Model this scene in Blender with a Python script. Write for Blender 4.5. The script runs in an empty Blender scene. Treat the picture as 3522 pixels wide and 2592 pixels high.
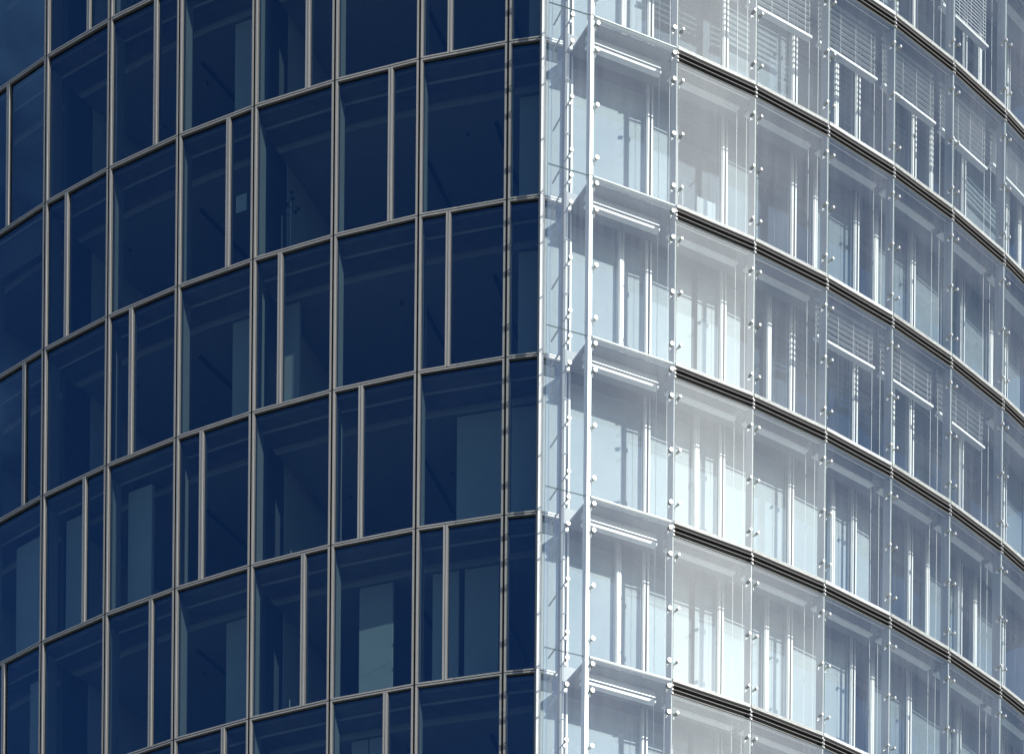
import bpy, math, random
from mathutils import Matrix, Vector
random.seed(7)
R = math.radians
sc = bpy.context.scene
col = sc.collection

# ------------------------------------------------------------------ camera
H = 3.6                       # storey height in metres
EYE = 1.7
cam_d = bpy.data.cameras.new('camera')
cam = bpy.data.objects.new('camera', cam_d)
col.objects.link(cam)
sc.camera = cam
F_PX = 10204.8
cam_d.sensor_fit = 'HORIZONTAL'
cam_d.sensor_width = 36.0
cam_d.lens = F_PX / 3522 * 36.0
cam_d.shift_x = 0.01670
cam_d.shift_y = (8038.33 - 1296) / 3522
cam_d.clip_start = 0.5
cam_d.clip_end = 5000
roll = 0.00872
cr, sr = math.cos(roll), math.sin(roll)
m = Matrix(((cr, -sr, 0, 0), (0, 0, -1, 0), (sr, cr, 0, EYE), (0, 0, 0, 1)))
cam.matrix_world = m

# ------------------------------------------------------------------ sun + sky
SUN_AZ = R(49.6)              # from the camera's back towards its right
SUN_EL = R(20.5)
sd = Vector((math.sin(SUN_AZ) * math.cos(SUN_EL), -math.cos(SUN_AZ) * math.cos(SUN_EL), math.sin(SUN_EL)))
sun_d = bpy.data.lights.new('sun', 'SUN')
sun_d.energy = 5.0
sun_d.angle = R(0.53)
sun_d.color = (1.0, 0.94, 0.85)
sun = bpy.data.objects.new('sun', sun_d)
col.objects.link(sun)
sun.rotation_euler = (-sd).to_track_quat('-Z', 'Y').to_euler()
sun.location = sd * 200

world = bpy.data.worlds.new('World')
sc.world = world
world.use_nodes = True
nt = world.node_tree
nt.nodes.clear()
def N(nt, typ, **kw):
    n = nt.nodes.new(typ)
    for k, v in kw.items():
        setattr(n, k, v)
    return n
sky = N(nt, 'ShaderNodeTexSky', sky_type='NISHITA', sun_disc=False)
sky.sun_elevation = SUN_EL
sky.sun_rotation = math.atan2(sd.x, sd.y)
sky.altitude = 300
sky.air_density = 1.0
sky.dust_density = 0.28
sky.ozone_density = 4.0
tc = N(nt, 'ShaderNodeTexCoord')
sep = N(nt, 'ShaderNodeSeparateXYZ')
nt.links.new(tc.outputs['Generated'], sep.inputs[0])
zz = N(nt, 'ShaderNodeMath', operation='ADD'); zz.inputs[1].default_value = 0.12
nt.links.new(sep.outputs['Z'], zz.inputs[0])
zc = N(nt, 'ShaderNodeMath', operation='MAXIMUM'); zc.inputs[1].default_value = 0.05
nt.links.new(zz.outputs[0], zc.inputs[0])
dx = N(nt, 'ShaderNodeMath', operation='DIVIDE'); dy = N(nt, 'ShaderNodeMath', operation='DIVIDE')
nt.links.new(sep.outputs['X'], dx.inputs[0]); nt.links.new(zc.outputs[0], dx.inputs[1])
nt.links.new(sep.outputs['Y'], dy.inputs[0]); nt.links.new(zc.outputs[0], dy.inputs[1])
cmb = N(nt, 'ShaderNodeCombineXYZ')
nt.links.new(dx.outputs[0], cmb.inputs[0]); nt.links.new(dy.outputs[0], cmb.inputs[1])
CLOUD_SEED = 134.3
cmb.inputs[2].default_value = CLOUD_SEED
noi = N(nt, 'ShaderNodeTexNoise')
noi.inputs['Scale'].default_value = 1.15
noi.inputs['Detail'].default_value = 7
noi.inputs['Roughness'].default_value = 0.55
vr = N(nt, 'ShaderNodeVectorRotate', rotation_type='Z_AXIS')
vr.inputs['Angle'].default_value = R(175.2)
nt.links.new(cmb.outputs[0], vr.inputs['Vector'])
nt.links.new(vr.outputs[0], noi.inputs['Vector'])
rmp = N(nt, 'ShaderNodeValToRGB')
rmp.color_ramp.elements[0].position = 0.552
rmp.color_ramp.elements[1].position = 0.75
nt.links.new(noi.outputs['Fac'], rmp.inputs[0])
mixc = N(nt, 'ShaderNodeMix', data_type='RGBA')
nt.links.new(rmp.outputs[0], mixc.inputs[0])
nt.links.new(sky.outputs[0], mixc.inputs[6])
mixc.inputs[7].default_value = (18.0, 18.0, 17.8, 1)
bg = N(nt, 'ShaderNodeBackground')
bg.inputs['Strength'].default_value = 0.14
nt.links.new(mixc.outputs[2], bg.inputs['Color'])
wo = N(nt, 'ShaderNodeOutputWorld')
nt.links.new(bg.outputs[0], wo.inputs[0])

sc.view_settings.view_transform = 'Standard'
sc.view_settings.look = 'None'
sc.view_settings.gamma = 1.0
sc.view_settings.use_curve_mapping = False
sc.view_settings.exposure = 0.40
cy = sc.cycles
cy.use_denoising = True
cy.adaptive_threshold = 0.02
cy.max_bounces = 6
cy.diffuse_bounces = 2
cy.glossy_bounces = 3
cy.transmission_bounces = 1
cy.transparent_max_bounces = 24
cy.caustics_reflective = False
cy.caustics_refractive = False
cy.sample_clamp_indirect = 6.0

# ------------------------------------------------------------------ materials
def mat(name):
    mt = bpy.data.materials.new(name)
    mt.use_nodes = True
    return mt, mt.node_tree, mt.node_tree.nodes['Principled BSDF']

def paint(name, c, rough=0.5, metal=0.0, var=0.06, scale=6.0, bump=0.0, stretch=(1, 1, 1)):
    mt, t, b = mat(name)
    b.inputs['Roughness'].default_value = rough
    b.inputs['Metallic'].default_value = metal
    co = N(t, 'ShaderNodeTexCoord')
    oi = N(t, 'ShaderNodeObjectInfo')
    mp = N(t, 'ShaderNodeMapping'); mp.inputs['Scale'].default_value = stretch
    add = N(t, 'ShaderNodeVectorMath', operation='ADD')
    t.links.new(co.outputs['Object'], add.inputs[0]); t.links.new(oi.outputs['Location'], add.inputs[1])
    t.links.new(add.outputs[0], mp.inputs['Vector'])
    n = N(t, 'ShaderNodeTexNoise'); n.inputs['Scale'].default_value = scale; n.inputs['Detail'].default_value = 5
    t.links.new(mp.outputs[0], n.inputs['Vector'])
    r = N(t, 'ShaderNodeValToRGB')
    r.color_ramp.elements[0].position = 0.3; r.color_ramp.elements[1].position = 0.7
    r.color_ramp.elements[0].color = tuple(max(0, x * (1 - var)) for x in c) + (1,)
    r.color_ramp.elements[1].color = tuple(min(1, x * (1 + var)) for x in c) + (1,)
    t.links.new(n.outputs['Fac'], r.inputs[0])
    t.links.new(r.outputs[0], b.inputs['Base Color'])
    return mt

def glass(name, tint, f0, refl=(1, 1, 1), dirt=0.0, wav=0.0):
    mt = bpy.data.materials.new(name); mt.use_nodes = True
    t = mt.node_tree; t.nodes.clear()
    out = N(t, 'ShaderNodeOutputMaterial')
    tr = N(t, 'ShaderNodeBsdfTransparent'); tr.inputs[0].default_value = tuple(tint) + (1,)
    gl = N(t, 'ShaderNodeBsdfGlossy'); gl.inputs['Color'].default_value = tuple(refl) + (1,)
    gl.inputs['Roughness'].default_value = 0.0
    lw = N(t, 'ShaderNodeLayerWeight'); lw.inputs['Blend'].default_value = 0.5
    pw = N(t, 'ShaderNodeMath', operation='POWER'); pw.inputs[1].default_value = 5.0
    t.links.new(lw.outputs['Facing'], pw.inputs[0])
    ma = N(t, 'ShaderNodeMath', operation='MULTIPLY_ADD')
    ma.inputs[1].default_value = 1 - f0; ma.inputs[2].default_value = f0
    t.links.new(pw.outputs[0], ma.inputs[0])
    mx = N(t, 'ShaderNodeMixShader')
    t.links.new(ma.outputs[0], mx.inputs[0]); t.links.new(tr.outputs[0], mx.inputs[1]); t.links.new(gl.outputs[0], mx.inputs[2])
    last = mx
    co = N(t, 'ShaderNodeTexCoord'); oi = N(t, 'ShaderNodeObjectInfo')
    add = N(t, 'ShaderNodeVectorMath', operation='ADD')
    t.links.new(co.outputs['Object'], add.inputs[0]); t.links.new(oi.outputs['Location'], add.inputs[1])
    if wav:
        n = N(t, 'ShaderNodeTexNoise'); n.inputs['Scale'].default_value = 0.8; n.inputs['Detail'].default_value = 1
        t.links.new(add.outputs[0], n.inputs['Vector'])
        bp = N(t, 'ShaderNodeBump'); bp.inputs['Strength'].default_value = wav; bp.inputs['Distance'].default_value = 0.02
        t.links.new(n.outputs['Fac'], bp.inputs['Height']); t.links.new(bp.outputs[0], gl.inputs['Normal'])
    if dirt:
        mp = N(t, 'ShaderNodeMapping'); mp.inputs['Scale'].default_value = (14, 14, 0.35)
        t.links.new(add.outputs[0], mp.inputs[0])
        n1 = N(t, 'ShaderNodeTexNoise'); n1.inputs['Scale'].default_value = 1.0; n1.inputs['Detail'].default_value = 3; n1.inputs['Roughness'].default_value = 0.7
        t.links.new(mp.outputs[0], n1.inputs['Vector'])
        n2 = N(t, 'ShaderNodeTexNoise'); n2.inputs['Scale'].default_value = 0.5; n2.inputs['Detail'].default_value = 1
        t.links.new(add.outputs[0], n2.inputs['Vector'])
        mr = N(t, 'ShaderNodeMapRange'); mr.inputs[1].default_value = 0.35; mr.inputs[2].default_value = 0.75
        mr.inputs[3].default_value = 0.6; mr.inputs[4].default_value = 1.25
        t.links.new(n1.outputs['Fac'], mr.inputs[0])
        m2 = N(t, 'ShaderNodeMath', operation='MULTIPLY'); t.links.new(mr.outputs[0], m2.inputs[0]); t.links.new(n2.outputs['Fac'], m2.inputs[1])
        m3 = N(t, 'ShaderNodeMath', operation='MULTIPLY'); m3.inputs[1].default_value = dirt * 2
        t.links.new(m2.outputs[0], m3.inputs[0])
        df = N(t, 'ShaderNodeBsdfDiffuse'); df.inputs['Color'].default_value = (0.73, 0.75, 0.755, 1)
        mx2 = N(t, 'ShaderNodeMixShader')
        t.links.new(m3.outputs[0], mx2.inputs[0]); t.links.new(mx.outputs[0], mx2.inputs[1]); t.links.new(df.outputs[0], mx2.inputs[2])
        last = mx2
    t.links.new(last.outputs[0], out.inputs[0])
    return mt

M = {}
M['frame'] = paint('frame_aluminium', (0.215, 0.213, 0.207), 0.42, 0.0, 0.07, 3.0, stretch=(1, 1, 0.3))
M['white'] = paint('white_metal', (0.76, 0.76, 0.75), 0.4, 0.0, 0.05, 4.0)
M['louver'] = paint('louver_metal', (0.07, 0.07, 0.068), 0.4, 0.2, 0.1, 4.0)
M['steel'] = paint('fixing_steel', (0.62, 0.615, 0.60), 0.3, 0.5, 0.05, 9.0)
M['gasket'] = paint('black_gasket', (0.012, 0.012, 0.013), 0.7)
M['gasket'].node_tree.nodes['Principled BSDF'].inputs['Specular IOR Level'].default_value = 0.0
M['fin'] = paint('fin_metal', (0.33, 0.335, 0.345), 0.45, 0.2, 0.05, 3.0)
M['wall'] = paint('wall_paint', (0.74, 0.76, 0.74), 0.8, 0.0, 0.04, 1.5)
M['ceil'] = paint('ceiling_paint', (0.60, 0.61, 0.60), 0.85, 0.0, 0.05, 1.2)
M['rebate_shade'] = paint('shaded_rebate', (0.085, 0.085, 0.085), 0.5)  # inner frame step: its shading is put into a darker colour
M['post'] = paint('post_paint', (0.27, 0.28, 0.27), 0.7, 0.0, 0.05, 2.0)
M['mast'] = paint('mast_metal', (0.22, 0.23, 0.24), 0.5, 0.2, 0.06, 3.0)
M['mastdark'] = paint('mast_paint', (0.11, 0.115, 0.125), 0.6, 0.0, 0.06, 3.0)
M['darkwall'] = paint('dark_laminate', (0.10, 0.11, 0.12), 0.6, 0.0, 0.1, 2.0)
M['carpet'] = paint('carpet', (0.12, 0.125, 0.13), 0.95, 0.0, 0.15, 30.0)
M['concrete'] = paint('concrete', (0.32, 0.31, 0.30), 0.9, 0.0, 0.12, 3.0)
M['screen'] = paint('roller_screen_fabric', (0.62, 0.63, 0.64), 0.9, 0.0, 0.03, 3.0)
M['slat'] = paint('blind_slat_metal', (0.60, 0.61, 0.61), 0.4, 0.2, 0.05, 3.0)
M['paper'] = paint('paper', (0.62, 0.66, 0.64), 0.9, 0.0, 0.05, 20.0)
M['black'] = paint('black_enamel', (0.02, 0.02, 0.022), 0.4)
M['edge'] = paint('glass_edge', (0.30, 0.42, 0.40), 0.2, 0.0, 0.08, 5.0)
M['glass'] = glass('coated_glass', (0.74, 0.785, 0.80), 0.10, (0.80, 0.93, 1.0))
M['dark_glass'] = glass('dark_solar_glass', (0.34, 0.43, 0.45), 0.108, (0.23, 0.51, 0.95))
M['skin'] = glass('clear_skin_glass', (0.92, 0.97, 0.97), 0.145, (0.91, 0.975, 1.0), dirt=0.047)
M['paving'] = paint('ground_paving', (0.20, 0.195, 0.18), 0.9, 0.0, 0.2, 0.3)

# grating: dark plate with a regular comb of slots
def grating_mat():
    mt, t, b = mat('walkway_grating')
    b.inputs['Roughness'].default_value = 0.55
    co = N(t, 'ShaderNodeTexCoord')
    w = N(t, 'ShaderNodeTexWave', wave_type='BANDS', bands_direction='X')
    w.inputs['Scale'].default_value = 3.0; w.inputs['Distortion'].default_value = 0
    t.links.new(co.outputs['Object'], w.inputs['Vector'])
    r = N(t, 'ShaderNodeValToRGB'); r.color_ramp.interpolation = 'CONSTANT'
    r.color_ramp.elements[0].color = (0.012, 0.012, 0.012, 1); r.color_ramp.elements[1].color = (0.035, 0.034, 0.032, 1)
    r.color_ramp.elements[1].position = 0.45
    t.links.new(w.outputs['Fac'], r.inputs[0]); t.links.new(r.outputs[0], b.inputs['Base Color'])
    return mt
M['grating'] = grating_mat()

# ------------------------------------------------------------------ mesh helpers
class MB:
    """collects boxes, rods and prisms, in storey units; build() links ONE mesh object"""
    def __init__(s): s.v = []; s.f = []; s.mi = []
    def box(s, x0, x1, y0, y1, z0, z1, mi=0, emi=None):
        b = len(s.v)
        s.v += [(x, y, z) for z in (z0, z1) for y in (y0, y1) for x in (x0, x1)]
        s.f += [(b, b+2, b+3, b+1), (b+4, b+5, b+7, b+6), (b, b+1, b+5, b+4), (b+2, b+6, b+7, b+3), (b, b+4, b+6, b+2), (b+1, b+3, b+7, b+5)]
        e = mi if emi is None else emi
        s.mi += [e, e, mi, mi, e, e]
        return s
    def sheet(s, x0, x1, y0, y1, z0, z1):
        s.box(x0, x1, y0, y1, z0, z1, 0, 1)
        del s.f[-3]; del s.mi[-3]
        return s
    def rod(s, p, q, r, n=8, r2=None, mi=0):
        p = Vector(p); q = Vector(q); d = (q - p).normalized()
        a = d.orthogonal().normalized(); c = d.cross(a)
        r2 = r if r2 is None else r2
        b = len(s.v)
        for k in range(n):
            t = 2 * math.pi * k / n
            o = a * math.cos(t) + c * math.sin(t)
            s.v.append(tuple(p + o * r)); s.v.append(tuple(q + o * r2))
        for k in range(n):
            i, j = b + 2 * k, b + 2 * ((k + 1) % n)
            s.f.append((i, j, j + 1, i + 1)); s.mi.append(mi)
        s.f.append(tuple(b + 2 * k for k in range(n))[::-1]); s.mi.append(mi)
        s.f.append(tuple(b + 2 * k + 1 for k in range(n))); s.mi.append(mi)
        return s
    def ball(s, c, r, mi=0):
        b = len(s.v); n, mm = 8, 5
        for i in range(mm + 1):
            th = math.pi * i / mm
            for k in range(n):
                ph = 2 * math.pi * k / n
                s.v.append((c[0] + r * math.sin(th) * math.cos(ph), c[1] + r * math.sin(th) * math.sin(ph), c[2] + r * math.cos(th)))
        for i in range(mm):
            for k in range(n):
                s.f.append((b + i*n + k, b + (i+1)*n + k, b + (i+1)*n + (k+1) % n, b + i*n + (k+1) % n)); s.mi.append(mi)
        return s
    def prism(s, pts, z0, z1, mi=0):
        b = len(s.v); n = len(pts)
        s.v += [(p[0], p[1], z0) for p in pts] + [(p[0], p[1], z1) for p in pts]
        for k in range(n):
            j = (k + 1) % n
            s.f.append((b + k, b + j, b + n + j, b + n + k)); s.mi.append(mi)
        s.f.append(tuple(b + k for k in range(n))[::-1]); s.mi.append(mi)
        s.f.append(tuple(b + n + k for k in range(n))); s.mi.append(mi)
        return s
    def mesh(s, name, mats, smooth=False):
        me = bpy.data.meshes.new(name)
        me.from_pydata([(x * H, y * H, z * H) for x, y, z in s.v], [], s.f)
        for k in (mats if isinstance(mats, (list, tuple)) else [mats]): me.materials.append(M[k])
        me.polygons.foreach_set('material_index', s.mi)
        if smooth: me.polygons.foreach_set('use_smooth', [True] * len(s.f))
        me.update()
        return me

def link(name, me, parent=None, loc=(0, 0, 0), rz=0.0):
    o = bpy.data.objects.new(name, me)
    col.objects.link(o)
    o.parent = parent
    o.location = loc
    o.rotation_euler = (0, 0, rz)
    return o
def tag(o, label, cat, group=None):
    o['label'] = label; o['category'] = cat
    if group: o['group'] = group
    return o

# ------------------------------------------------------------------ plan of the building (storey units, camera at origin)
KL, KR = 14.56138, 14.50173
def zl(r): return EYE / H + KL - r         # transom line r, counted downwards
def zr(r): return EYE / H + KR - r         # walkway line r of the glass skin
LW, LA, LD = 0.58442, 0.25515, 0.07085
RW, RA, RD = 0.60246, 0.44418, 0.06907
NLB, NRB = 9, 8                             # bays left, right
Lp = [Vector((-0.04307, 18.82374))]         # G, F, E ... going left
Lang = []
a = LA
for i in range(NLB - 1):
    Lang.append(a); Lp.append(Lp[-1] + LW * Vector((-math.cos(a), math.sin(a)))); a += LD
a0 = LA - LD
CW = 0.226
corner = Lp[0] + CW * Vector((math.cos(a0), -math.sin(a0)))
P0 = Vector((0.48985, 18.53285))
Jp = [P0]; Rang = []
a = RA
for i in range(NRB):
    Rang.append(a); Jp.append(Jp[-1] + RW * Vector((math.cos(a), math.sin(a)))); a += RD
EA = RA - RD
EW = 0.302
E0 = P0 - EW * Vector((math.cos(EA), math.sin(EA)))
D = 0.34                                    # cavity between skin and inner windows
def nrm(a): return Vector((-math.sin(a), math.cos(a)))
Ip = []                                     # inner facade joints behind P0, J1 ...
for i, p in enumerate(Jp):
    an = RA + RD * (i - 0.5)
    Ip.append(p + D * nrm(an))
# frames: (origin xy, rotation, width)
def bay(p, q):
    d = q - p
    return (p, math.atan2(d.y, d.x), d.length)
left_bays = [bay(Lp[0], corner)] + [bay(Lp[i + 1], Lp[i]) for i in range(NLB - 1)]
inner_bays = [bay(corner, Ip[0])] + [bay(Ip[i], Ip[i + 1]) for i in range(NRB)]
skin_bays = [bay(E0, P0)] + [bay(Jp[i], Jp[i + 1]) for i in range(NRB)]
ROWS = list(range(-2, 5))

BASE = Vector((corner.x * H, (corner.y + 3) * H, 0))
tower = bpy.data.objects.new('office_tower', None)
col.objects.link(tower)
tower.location = BASE
tag(tower, 'curved glass office tower, dark blue window side meeting a bright double-skin side', 'building')

def put(name, me, b, z, parent=tower):
    """a part standing in the local frame of bay b (x along the wall, y inwards, z up)"""
    loc = Vector((b[0].x * H, b[0].y * H, z * H)) - BASE
    return link(name, me, parent, loc, b[1])

# ground
g = MB().box(-220, 220, -220, 220, -0.05, 0.0)
ground = link('ground', g.mesh('ground', 'paving'))
ground['kind'] = 'structure'

# ------------------------------------------------------------------ inner window units (both sides of the building)
GAP = 0.0075
FV, FH = 0.0165, 0.0125        # frame bar widths
SPLIT = 0.34
def ring(mb, x0, x1, z0, z1, fv=FV, fh=FH):
    s = 0.72
    for (y0, y1, i0, i1, j0, j1) in ((0.0, 0.045, 0, s, 0, s), (0.0075, 0.045, s, 1, s, 1)):
        k = 1 if i0 else 0
        mb.box(x0 + fv*i0, x0 + fv*i1, y0, y1, z0 + fh*j0, z1 - fh*j0, k)
        mb.box(x1 - fv*i1, x1 - fv*i0, y0, y1, z0 + fh*j0, z1 - fh*j0, k)
        mb.box(x0 + fv*i1, x1 - fv*i1, y0, y1, z0 + fh*j0, z0 + fh*j1, k)
        mb.box(x0 + fv*i1, x1 - fv*i1, y0, y1, z1 - fh*j1, z1 - fh*j0, k)
cache = {}
def unit_meshes(w, typ, gl):
    key = (round(w, 3), typ, gl)
    if key in cache: return cache[key]
    zt, zb = -0.003, -1 + 0.003
    if typ == 'F': spans = [(GAP, w - GAP)]
    else:
        c = w * (SPLIT if typ == 'L' else 1 - SPLIT)
        spans = [(GAP, c - 0.002), (c + 0.002, w - GAP)]
    fm = MB(); pm = []
    for x0, x1 in spans:
        ring(fm, x0, x1, zb, zt)
        pm.append(MB().sheet(x0 + FV, x1 - FV, 0.018, 0.0265, zb + FH, zt - FH).mesh('pane', [gl, 'gasket']))
    gk = MB()
    if typ != 'F':
        gk.box(c - 0.002, c + 0.002, 0.012, 0.04, zb, zt)
    gk.box(-GAP, GAP, 0.004, 0.045, -1, 0)
    gk.box(GAP, w - GAP, 0.014, 0.045, -0.003, 0.003)
    cache[key] = (fm.mesh('window', ['frame', 'rebate_shade'] if gl == 'dark_glass' else ['white', 'white']), pm, gk.mesh('gasket', 'gasket'))  # same frames, white on the sunlit side: light put into the colour
    return cache[key]
def window(b, r, typ, gl):
    fm, pm, gk = unit_meshes(b[2], typ, gl)
    o = put('window', fm, b, zl(r))
    for p in pm:
        q = link('pane', p, o); q.rotation_euler = (R(random.uniform(-.12, .12)), 0, R(random.uniform(-.12, .12)))
    link('gasket', gk, o)
    return o

PAT = {  # bay -> rows -2..4
    1: 'FLFLFLF', 2: 'LFRFLFR', 3: 'FRFLFRF', 4: 'LFRFLFR', 5: 'FRFLFRF', 6: 'RFLFRFL', 7: 'FLFRFLF', 8: 'LFRFLFR'}
for i, b in enumerate(left_bays):
    for k, r in enumerate(ROWS):
        window(b, r, 'F' if i == 0 else PAT[i][k], 'dark_glass')
PATR = {1: 'FRFRFRF', 2: 'FFLFRFL', 3: 'RFFRFRF', 4: 'FRLFRFL', 5: 'RFLRFLF', 6: 'FLRFLFR', 7: 'LFRFLFR', 8: 'FLFRFLF'}
for i, b in enumerate(inner_bays):
    for k, r in enumerate(ROWS):
        window(b, r, 'F' if i == 0 else PATR[i][k], 'glass')

# mullion posts standing just inside the windows at each joint, one per storey
pm_ = MB().box(-0.017, 0.017, 0.047, 0.145, -1.0, -0.065).mesh('mullion_post', 'post')
for bays in (left_bays, inner_bays):
    for i, b in enumerate(bays):
        if i == 0 and bays is inner_bays: continue
        for r in ROWS: put('mullion_post', pm_, b, zl(r))
# corner post of the wall, and the steel cover on it
for r in ROWS:
    cm = cache.get('corner')
    if cm is None:
        ab = left_bays[0][1]
        q = MB().box(-0.009, 0.009, -0.012, 0.05, -0.998, -0.002)
        cm = cache['corner'] = q.mesh('corner_post', 'white')
    loc = Vector((corner.x * H, corner.y * H, zl(r) * H)) - BASE
    link('corner_post', cm, tower, loc, (left_bays[0][1] + inner_bays[0][1]) / 2)

# ------------------------------------------------------------------ slabs, ceilings, back walls
def offset_line(pts, d):
    out = []
    for i, p in enumerate(pts):
        n = Vector((0, 0))
        if i > 0: t = (p - pts[i-1]).normalized(); n += Vector((-t.y, t.x))
        if i < len(pts) - 1: t = (pts[i+1] - p).normalized(); n += Vector((-t.y, t.x))
        n.normalize()
        out.append(p + n * d)
    return out
wallline = list(reversed(Lp)) + [corner] + Ip          # left to right
def body(d0, depth):
    f = offset_line(wallline, d0)
    bk = offset_line(wallline, depth)
    return f + list(reversed(bk))
def world_mesh(mb): return mb
TB = Vector((BASE.x / H, BASE.y / H))
def rel(pts): return [p - TB for p in pts]
DEEP = 2.3
slab_me = MB().prism(rel(body(0.052, DEEP)), -0.03, 0.026).mesh('floor_slab', 'concrete')
ceil_me = MB().prism(rel(body(0.36, DEEP - 0.01)), -0.066, -0.055).mesh('suspended_ceiling', 'ceil')
lip_me = MB()
bi = offset_line(wallline, 0.345); bo = offset_line(wallline, 0.36)
lip_me = MB().prism(rel(bi + list(reversed(bo))), -0.078, -0.031).mesh('ceiling_edge', 'ceil')
ti = offset_line(wallline, 0.165); to = offset_line(wallline, 0.171)
trk_me = MB().prism(rel(ti + list(reversed(to))), -0.045, -0.031).mesh('curtain_track', 'white')
bwi = offset_line(wallline, DEEP); bwo = offset_line(wallline, DEEP + 0.06)
back_me = MB().prism(rel(bwi + list(reversed(bwo))), -1.0, -0.03).mesh('back_wall', 'wall')
endL = [wallline[0] + (bwi[0] - wallline[0]) * 0.02, bwi[0]]
def end_wall(p, q, t):
    n = (q - p).normalized(); n = Vector((-n.y, n.x)) * t
    return MB().prism(rel([p, q, q + n, p + n]), -1.0, -0.03).mesh('end_wall', 'wall')
endl_me = end_wall(wallline[0] + (bwi[0] - wallline[0]) * 0.03, bwi[0], 0.05)
endr_me = end_wall(wallline[-1] + (bwi[-1] - wallline[-1]) * 0.03, bwi[-1], -0.05)
for r in ROWS + [5]:
    z = zl(r) * H
    o = link('floor_slab', slab_me, tower, (0, 0, z))
    if r == 5: continue
    link('suspended_ceiling', ceil_me, tower, (0, 0, z))
    link('ceiling_edge', lip_me, tower, (0, 0, z))
    link('curtain_track', trk_me, tower, (0, 0, z))
    link('back_wall', back_me, tower, (0, 0, z))
    link('end_wall', endl_me, tower, (0, 0, z)); link('end_wall', endr_me, tower, (0, 0, z))

# storeys above and below the ones the photograph shows
up = rel(wallline + [wallline[-1] + Vector((0.5, 6)), wallline[0] + Vector((-0.5, 6))])
link('upper_storeys', MB().prism(up, zl(-2) + 0.03, zl(-2) + 2.0).mesh('upper_storeys', 'darkwall'), tower)
link('lower_storeys', MB().prism(up, 0.0, zl(5) - 0.04).mesh('lower_storeys', 'darkwall'), tower)

# ------------------------------------------------------------------ partitions and wall panels in the rooms
part_me = MB().box(-0.016, 0.016, 0.46, DEEP - 0.02, -0.97, -0.068).mesh('partition', 'wall')
pier_me = MB().box(-0.012, 0.012, 0.20, 0.455, -0.97, -0.08).mesh('partition_end', 'darkwall')
for i in (3, 6, 8):
    for r in ROWS:
        o = put('partition', part_me, left_bays[i], zl(r)); link('partition_end', pier_me, o)
for i in (2, 4, 6, 8):
    for r in ROWS:
        o = put('partition', part_me, inner_bays[i], zl(r)); link('partition_end', pier_me, o)
PANELS = [  # bay, row, u0, u1, depth   (shares of the bay width)
    (4, -1, .35, .97, .37), (4, 1, .35, .97, .37), (4, 3, .30, .97, .37), (3, 1, .03, .27, .37),
    (1, 2, .286, .99, .37), (1, 3, .02, .32, .37), (1, 3, .39, .78, .37), (2, 3, .10, .50, .37), (2, 4, .02, .22, .37), (2, 4, .235, .47, .37),
    (5, 2, .05, .39, .21), (6, 2, .05, .33, .21), (7, 2, .16, .60, .21), (7, 3, .42, .62, .21), (0, -1, .3, .95, .37), (0, 0, .05, .95, .37), (0, 1, .05, .95, .37), (0, 2, .05, .7, .37)]
for (i, r, u0, u1, d) in PANELS:
    b = left_bays[i]
    mb = MB().box(u0 * b[2], u1 * b[2], d, d + 0.03, -0.97, -0.08)
    put('wall_panel', mb.mesh('wall_panel', 'wall'), b, zl(r))
# light tracks on the ceilings, running into the rooms
lt_me = MB().box(-0.012, 0.012, 0.55, 1.5, -0.078, -0.067).mesh('light_track', 'black')
for i, b in enumerate(left_bays):
    if i in (1, 2, 4, 5, 7):
        for r in ROWS: put('light_track', lt_me, (b[0] + (b[2] * 0.62) * Vector((math.cos(b[1]), math.sin(b[1]))), b[1], b[2]), zl(r))

sm_me = MB().rod((0, 0, -0.067), (0, 0, -0.079), 0.012, 10, 0.009).mesh('smoke_detector', 'black')
pl_me = MB().box(-0.03, 0.03, -0.16, 0.16, -0.0705, -0.0665).mesh('ceiling_lamp', 'screen')
for i, b in enumerate(left_bays):
    for r in ROWS:
        ax = Vector((math.cos(b[1]), math.sin(b[1])))
        if i and random.random() < 0.6:
            p = b[0] + random.uniform(.15, .5) * ax + random.uniform(.5, .95) * nrm(b[1])
            put('smoke_detector', sm_me, (p, b[1], 0), zl(r))
        if i and random.random() < 0.5:
            p = b[0] + random.uniform(.12, .45) * ax + random.uniform(.7, 1.1) * nrm(b[1])
            put('ceiling_lamp', pl_me, (p, b[1], 0), zl(r))

# ------------------------------------------------------------------ white roller screens behind some of the bright-side windows
SCREEN = {  # inner bay -> row -> (u0,u1,drop)
}
def screen(i, r, u0, u1, z0, z1, d=0.052):
    b = inner_bays[i]
    put('roller_screen', MB().box(u0 * b[2], u1 * b[2], d, d + 0.003, z0, z1).mesh('roller_screen', 'screen'), b, zl(r))
for r in ROWS:
    if PATR[1][r + 2] == 'F': screen(1, r, .03, .97, -.97, -.10)
    else: screen(1, r, .03, .64, -.97, -.10); screen(1, r, .68, .97, -.97, -.10)
for r in (1, 2, 3, 4):
    screen(2, r, .03, .62, -.97, -.10); screen(2, r, .70, .97, -.97, -.10)
screen(2, 0, .03, .30, -.97, -.10); screen(2, 0, .68, .97, -.97, -.6)
for r in (2, 3, 4): screen(3, r, .03, .97, -.97, -.10)
screen(3, 1, .03, .3, -.97, -.10)
for r in (2, 3): screen(4, r, .03, .97, -.97, -.10)
screen(5, 2, .05, .35, -.97, -.10)
M['greyscreen'] = paint('grey_screen_fabric', (0.30, 0.325, 0.34), 0.9, 0.0, 0.04, 3.0)
def grey_screen(i, r, u0, u1):
    b = inner_bays[i]
    put('roller_screen', MB().box(u0 * b[2], u1 * b[2], 0.056, 0.059, -.97, -.10).mesh('roller_screen', 'greyscreen'), b, zl(r))
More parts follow.
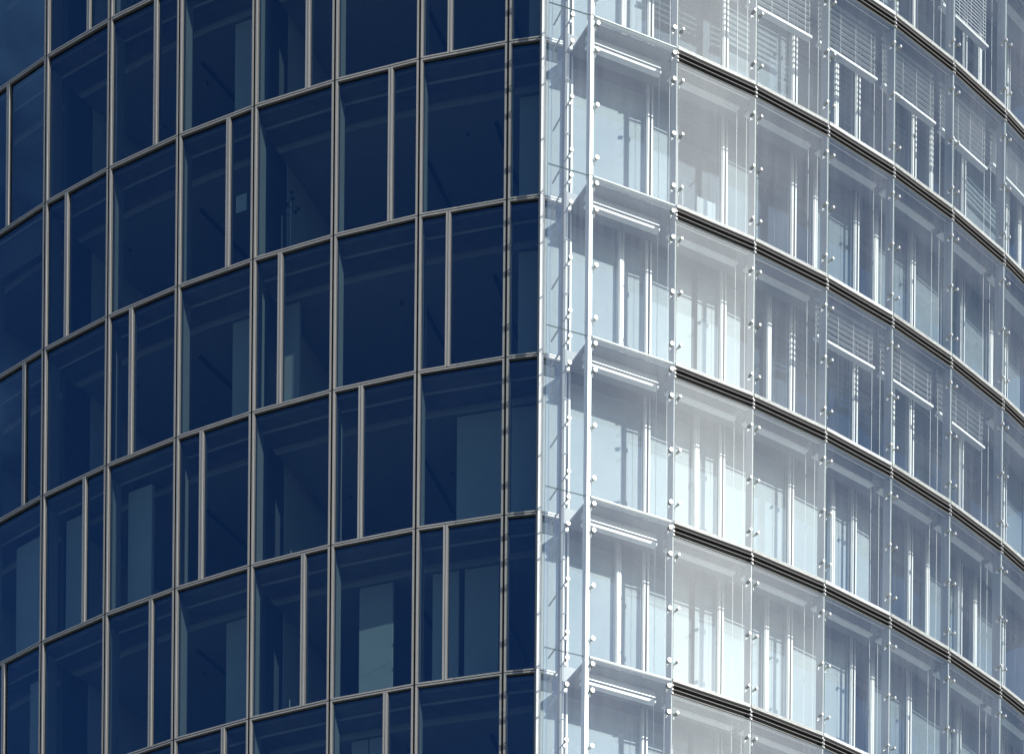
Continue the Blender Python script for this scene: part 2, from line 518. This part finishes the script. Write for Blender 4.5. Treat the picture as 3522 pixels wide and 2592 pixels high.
for (i, rows) in ((3, (-1, 0)), (4, (0, 4)), (5, (-2, 0, 3, 4)), (6, (0, 2, 3, 4)), (7, (-1, 0, 2, 3)), (8, (0, 1, 3))):
    for r in rows:
        t_ = PATR[i][r + 2]
        if t_ == 'F': grey_screen(i, r, .03, random.choice((.55, .97)))
        elif t_ == 'R': grey_screen(i, r, .03, .64)
        else: grey_screen(i, r, .36, .97)
for r in ROWS: screen(0, r, .06, .92, -.97, -.10)

# added dark strips at the bright-side window heads, standing in for shade there
for i, b in enumerate(inner_bays):
    strip_me = MB().box(0.018, b[2] - 0.018, 0.048, 0.051, -0.098, -0.031).mesh('shade_strip', 'darkwall')
    for r in ROWS: put('shade_strip', strip_me, b, zl(r))
RP = [(2, 0, .05, .22, .30), (2, 0, .36, .46, .45), (2, 0, .76, .97, .3), (3, 0, .50, .82, .45), (3, -1, .1, .3, .6), (4, 0, .2, .5, .5), (5, 1, .55, .75, .5),
      (5, 2, .6, .72, .35), (5, 3, .55, .8, .4), (6, 2, .62, .8, .4), (6, 3, .3, .6, .5), (7, 1, .4, .7, .5), (7, 2, .2, .4, .45), (6, 0, .5, .7, .6), (3, 1, .62, .95, .6), (4, 1, .3, .5, .6)]
for (i, r, u0, u1, d) in RP:
    b = inner_bays[i]
    put('wall_panel', MB().box(u0 * b[2], u1 * b[2], d, d + 0.03, -0.97, -0.30 if d < .4 else -0.08).mesh('wall_panel', 'screen'), b, zl(r))

# ------------------------------------------------------------------ glass skin of the bright side
SKT = 0.0055
def skin_panel_mesh(w, top, bot):
    return MB().sheet(0.003, w - 0.003, 0, SKT, bot, top).mesh('glass_panel', ['skin', 'edge'])
pan_louv = skin_panel_mesh(RW, -0.086, -0.998)
pan_corner = skin_panel_mesh(RW, -0.003, -0.998)
pan_ext = skin_panel_mesh(EW - 0.016, -0.003, -0.998)
def fixing_mesh(disc, arm, toward):
    mb = MB()
    if disc: mb.rod((0, -0.014, 0), (0, -0.0015, 0), 0.0128, 12, 0.0118)
    else: mb.rod((0, -0.022, 0), (0, -0.0015, 0), 0.0088, 10)
    mb.rod((0, SKT + .001, 0), (0, 0.035, 0), 0.0042, 6)
    mb.rod((0, 0.033, -0.002), (toward, 0.033, -0.006), 0.0035, 6)
    mb.rod((0, 0.030, -0.001), (0, 0.030, -0.022), 0.005, 6)
    return mb.mesh('fixing', 'steel')
fx_l = fixing_mesh(False, 0, -0.026); fx_r = fixing_mesh(False, 0, 0.026)
fd_l = fixing_mesh(True, 0, -0.026); fd_r = fixing_mesh(True, 0, 0.026)
VS = (0.20, 0.54, 0.875)
VC = (0.04, 0.205, 0.55, 0.88)
UO = 0.029
def ext_fixing():
    mb = MB()
    mb.rod((0, -0.014, 0), (0, -0.0015, 0), 0.0128, 12, 0.0118)
    mb.rod((0, SKT + .001, 0), (0, 0.05, 0), 0.0045, 6)
    mb.box(-0.010, 0.010, 0.012, 0.03, -0.034, -0.012)
    return mb.mesh('fixing', 'steel')
fx_e = ext_fixing()
for r in ROWS:
    z = zr(r)
    o = put('glass_panel', pan_ext, skin_bays[0], z)
    for v in VC: link('fixing', fx_e, o, (0.157 * H, 0, -v * H))
    o = put('glass_panel', pan_corner, skin_bays[1], z)
    for v in VC:
        link('fixing', fd_l, o, (UO * H, 0, -v * H)); link('fixing', fd_r, o, ((RW - UO) * H, 0, -v * H))
    for i in range(2, len(skin_bays)):
        o = put('glass_panel', pan_louv, skin_bays[i], z)
        for v in VS:
            link('fixing', fx_l, o, (UO * H, 0, -v * H)); link('fixing', fx_r, o, ((RW - UO) * H, 0, -v * H))

# vertical fins at the joints, the corner post of the skin and the mast behind its free edge
def jang(i): return RA + RD * (i - 0.5)
fin_me = MB().box(-0.0032, 0.0032, 0.008, 0.016, -0.997, -0.003, 0).box(-0.004, 0.004, 0.016, 0.078, -0.997, -0.003, 1).mesh('fin', ['white', 'fin'])
clip_me = MB()
for k in range(3): clip_me.box(-0.005, 0.005, -0.003, 0.02, -0.033 - 0.024*k, -0.021 - 0.024*k)
clip_me = clip_me.mesh('clip', 'fin')
for i in range(1, len(Jp)):
    for r in ROWS:
        loc = Vector((Jp[i].x * H, Jp[i].y * H, zr(r) * H)) - BASE
        o = link('fin', fin_me, tower, loc, jang(i)); link('clip', clip_me, o)
post_me = MB().box(-0.0125, 0.0125, 0.012, 0.066, -0.982, -0.014, 0).box(-0.011, 0.011, 0.016, 0.062, -0.999, -0.982, 1).box(-0.011, 0.011, 0.016, 0.062, -0.014, -0.001, 1).mesh('skin_post', ['slat', 'steel'])
for r in ROWS:
    loc = Vector((P0.x * H, P0.y * H, zr(r) * H)) - BASE
    link('skin_post', post_me, tower, loc, jang(0))
eb = skin_bays[0]
mast_me = MB().box(0.150, 0.166, 0.09, 0.13, -0.999, -0.001).mesh('mast', 'mastdark')
for r in ROWS:
    o = put('mast', mast_me, eb, zr(r))
    for v in VC:
        st = MB().rod((0.158, 0.045, 0), (0.158, 0.092, 0), 0.004, 6).rod((0.158, 0.13, 0), (0.158, 0.30, 0), 0.0055, 6)
        key = 'strut'
        if key not in cache: cache[key] = st.mesh('strut', 'fin')
        link('strut', cache[key], o, (0, 0, -v * H))
    if 'rod' not in cache:
        cache['rod'] = MB().rod((0.157, 0.046, -0.999), (0.157, 0.046, 0), 0.0014, 6).mesh('tie_rod', 'steel')
        gr = MB().rod((0.190, 0.10, -0.70), (0.190, 0.10, -0.36), 0.0020, 6)
        for zz_ in (-0.70, -0.36): gr.rod((0.190, 0.10, zz_), (0.160, 0.11, zz_ - 0.004), 0.0035, 6).rod((0.150, 0.07, zz_ - .02), (0.166, 0.07, zz_ - 0.02), 0.0045, 6)
        cache['grip'] = gr.mesh('grip_rail', 'fin')
    link('tie_rod', cache['rod'], o); link('grip_rail', cache['grip'], o)

# ------------------------------------------------------------------ walkways and louvres
wk_me = (MB().box(0.004, RW - 0.004, 0.0, 0.042, 0.001, 0.021, 0).box(-0.01, RW + 0.004, 0.05, 0.11, -0.012, 0.004, 1)
         .box(-0.012, RW + 0.004, 0.11, D - 0.012, -0.012, 0.004, 2).box(-0.02, RW - 0.02, D - 0.024, D - 0.013, 0.004, 0.105, 2).box(0.004, RW - .004, 0.046, 0.05, -0.075, 0.018, 1).mesh('walkway', ['white', 'grating', 'mast']))  # rear upstand added to block sun; dark back plate stands for shade behind louvres
wkc_me = MB().box(0.02, RW - 0.004, 0.012, 0.045, 0.002, 0.019, 0).box(0.0, RW + 0.004, 0.05, D - 0.012, -0.012, 0.004, 1).box(-0.02, RW - 0.02, D - 0.024, D - 0.013, 0.004, 0.105, 1).mesh('walkway', ['white', 'mast'])  # unseen rear upstand, added to keep sun off the window heads
lv = MB()
n = 7
ys, zs = 0.030, 0.0030
pts = [(ys, -zs), (0.006, -zs * 1.1), (0.0015, -zs * .6), (0.0, 0), (0.0015, zs * .6), (0.006, zs * 1.1), (ys, zs)]
b0 = len(lv.v)
for x in (0.006, RW - 0.006):
    lv.v += [(x, p[0], p[1]) for p in pts]
k = len(pts)
for i in range(k):
    j = (i + 1) % k
    lv.f.append((i, i + k, j + k, j)); lv.mi.append(1 if i in (2, 3) else 0)  # pale nose on dark blade: lit edge and shaded gap put into the colour
lv.f.append(tuple(range(k))); lv.mi.append(0)
lv.f.append(tuple(range(k, 2 * k))[::-1]); lv.mi.append(0)
lv_me = lv.mesh('louver', ['louver', 'fin'])
for r in ROWS + [5]:
    put('walkway', wkc_me, skin_bays[1], zr(r))
    for i in range(2, len(skin_bays)):
        o = put('walkway', wk_me, skin_bays[i], zr(r))
        for q in range(3): link('louver', lv_me, o, (0, 0, (-0.021 - 0.0285 * q) * H))

# ------------------------------------------------------------------ venetian blinds in the cavity
BW = RW - 0.075
rail_me = MB().box(0, BW, 0.0, 0.042, 0, 0.011).box(0, BW, -0.003, 0.001, -0.001, 0.0135).mesh('bottom_rail', 'white')
head_me = MB().box(0, BW, 0.014, 0.040, -0.014, 0.025).mesh('head_box', 'slat')
stack_me = MB()
stack_me.box(0.004, BW - 0.004, 0.016, 0.038, 0.0125, 0.043, 0).box(0.0, BW, 0.003, 0.038, 0.034, 0.040, 1)
stack_me = stack_me.mesh('slat_stack', ['mast', 'slat'])  # middle of the stack darkened: shade between the bright edges as colour
def slat_mesh(tilt):
    mb = MB(); w = 0.013
    pr = []
    for t in (-1, -0.33, 0.33, 1):
        y = t * w; zc = 0.0022 * (1 - t * t)
        pr.append((y * math.cos(tilt) - zc * math.sin(tilt), y * math.sin(tilt) + zc * math.cos(tilt)))
    for x in (0.004, BW - 0.004):
        mb.v += [(x, p[0], p[1]) for p in pr] + [(x, p[0], p[1] - 0.0011) for p in pr]
    for i in range(3):
        mb.f += [(i, i + 1, i + 9, i + 8), (i + 4, i + 12, i + 13, i + 5)]; mb.mi += [0, 0]
    mb.f += [(0, 8, 12, 4), (3, 7, 15, 11)]; mb.mi += [0, 0]
    return mb.mesh('slat', 'slat')
slat_open = slat_mesh(0.12); slat_shut = slat_mesh(0.95)
ROWN = {-2: 'topmost row', -1: 'second row from top', 0: 'third row from top', 1: 'fourth row from top', 2: 'fifth row from top', 3: 'sixth row from top', 4: 'lowest row'}
BAYN = {1: 'bay beside the white corner post', 2: 'second bay right of corner post', 3: 'third bay right of corner post', 4: 'fourth bay right of corner post', 5: 'fifth bay right of corner post', 6: 'sixth bay right of corner post', 7: 'seventh bay right of corner post', 8: 'rightmost bay'}
LOW = {(2, -1): (.385, 0), (3, -1): (.385, 0), (4, -1): (.385, 0), (5, -1): (.385, 0), (6, -1): (.385, 0), (7, -1): (.31, 0), (6, -2): (.535, 1), (5, -2): (.52, 0), (4, 1): (.315, 0), (5, 1): (.315, 0), (6, 1): (.325, 0)}
BY = 0.12
wire_cache = {}
for i in range(1, 8):
    for r in ROWS:
        b = skin_bays[i]
        an = b[1]
        p = b[0] + 0.022 * Vector((math.cos(an), math.sin(an))) + BY * nrm(an)
        root = bpy.data.objects.new('venetian_blind', None); col.objects.link(root)
        root.location = (p.x * H, p.y * H, (zr(r) - 0.035) * H); root.rotation_euler = (0, 0, an)
        link('head_box', head_me, root)
        drop, shut = LOW.get((i, r), (None, 0))
        if (i, r) in LOW:
            zr_ = -drop + 0.035
            link('bottom_rail', rail_me, root, (0, 0, zr_ * H))
            sp = 0.0375 if not shut else 0.024
            z = zr_ + 0.028
            while z < -0.03:
                link('slat', slat_shut if shut else slat_open, root, (0, 0.021 * H, z * H)); z += sp
            if ('c', drop) not in wire_cache:
                mb = MB()
                for u in (0.1, 0.37, 0.63, 0.9): mb.rod((u * BW, 0.006, zr_), (u * BW, 0.006, -0.02), 0.0012, 4)
                wire_cache[('c', drop)] = mb.mesh('lift_cord', 'white')
            link('lift_cord', wire_cache[('c', drop)], root)
            lab = ('closed bright' if shut else 'partly lowered open-slat') + ' venetian blind, %s, %s' % (ROWN[r], BAYN[i])
            tag(root, lab, 'blind', 'lowered venetian blinds behind the glass skin')
        else:
            link('bottom_rail', rail_me, root, (0, 0, -0.058 * H)); link('slat_stack', stack_me, root, (0, 0, -0.058 * H))
            tag(root, 'fully raised venetian blind, %s, %s' % (ROWN[r], BAYN[i]), 'blind', 'raised venetian blinds behind the glass skin')
        if 'g' not in wire_cache:
            wire_cache['g'] = MB().rod((0.006, 0.02, -0.96), (0.006, 0.02, 0.0), 0.0016, 5).rod((BW - 0.006, 0.02, -0.96), (BW - 0.006, 0.02, 0), 0.0016, 5).mesh('guide_wire', 'white')
        link('guide_wire', wire_cache['g'], root)

# ------------------------------------------------------------------ small things behind the dark windows
b = left_bays[3]
t_ = Vector((math.cos(b[1]), math.sin(b[1])))
p = b[0] + 0.155 * t_ + 0.24 * nrm(b[1])
cs = bpy.data.objects.new('coat_stand', None); col.objects.link(cs)
cs.location = (p.x * H, p.y * H, (zl(1) + 0.027 ) * H)
tag(cs, 'slim coat stand with ball-tipped hooks behind a dark blue window', 'coat stand')
link('pole', MB().rod((0, 0, 0.01), (0, 0, 0.47), 0.006, 8).mesh('pole', 'slat'), cs)
base = MB()
for k in range(4):
    t = k * math.pi / 2 + .4
    base.rod((0, 0, 0.015), (0.07 * math.cos(t), 0.07 * math.sin(t), 0.004), 0.005, 6)
link('base', base.mesh('base', 'black'), cs)
for k in range(7):
    t = k * 2 * math.pi / 7 + .3
    zz_ = 0.375 + 0.045 * (k % 3)
    e = (0.062 * math.cos(t), 0.062 * math.sin(t), zz_ + 0.02)
    if k == 0: e = (0.012, 0, 0.485)
    link('hook', MB().rod((0, 0, zz_), e, 0.003, 6).ball(e, 0.012).mesh('hook', 'black'), cs)
b = left_bays[4]
t_ = Vector((math.cos(b[1]), math.sin(b[1])))
p = b[0] + 0.815 * b[2] * t_ + 0.03 * nrm(b[1])
sh = MB().box(-0.040, 0.040, 0, 0.0012, -0.056, 0.056)
o = link('paper_sheet', sh.mesh('paper_sheet', 'paper'), None, (p.x * H, p.y * H, (zl(0) - 0.58) * H), b[1])
tag(o, 'small pale paper sheet stuck inside a narrow dark blue window', 'paper')
# blind behind a window at the left edge
b = left_bays[7]
vb = bpy.data.objects.new('venetian_blind', None); col.objects.link(vb)
p = b[0] + 0.05 * nrm(b[1])
vb.location = (p.x * H, p.y * H, (zl(0) - 0.03) * H); vb.rotation_euler = (0, 0, b[1])
tag(vb, 'grey venetian blind let down behind a dark window at the far left', 'blind')
sl = MB().box(0.03, b[2] - 0.03, 0.0, 0.010, -0.0009, 0.0009).mesh('slat', 'slat')
for q in range(18): link('slat', sl, vb, (0, 0.01 * H, (-0.02 - 0.0125 * q) * H))
link('head_box', MB().box(0.02, b[2] - 0.02, -0.004, 0.014, -0.012, 0).mesh('head_box', 'slat'), vb)
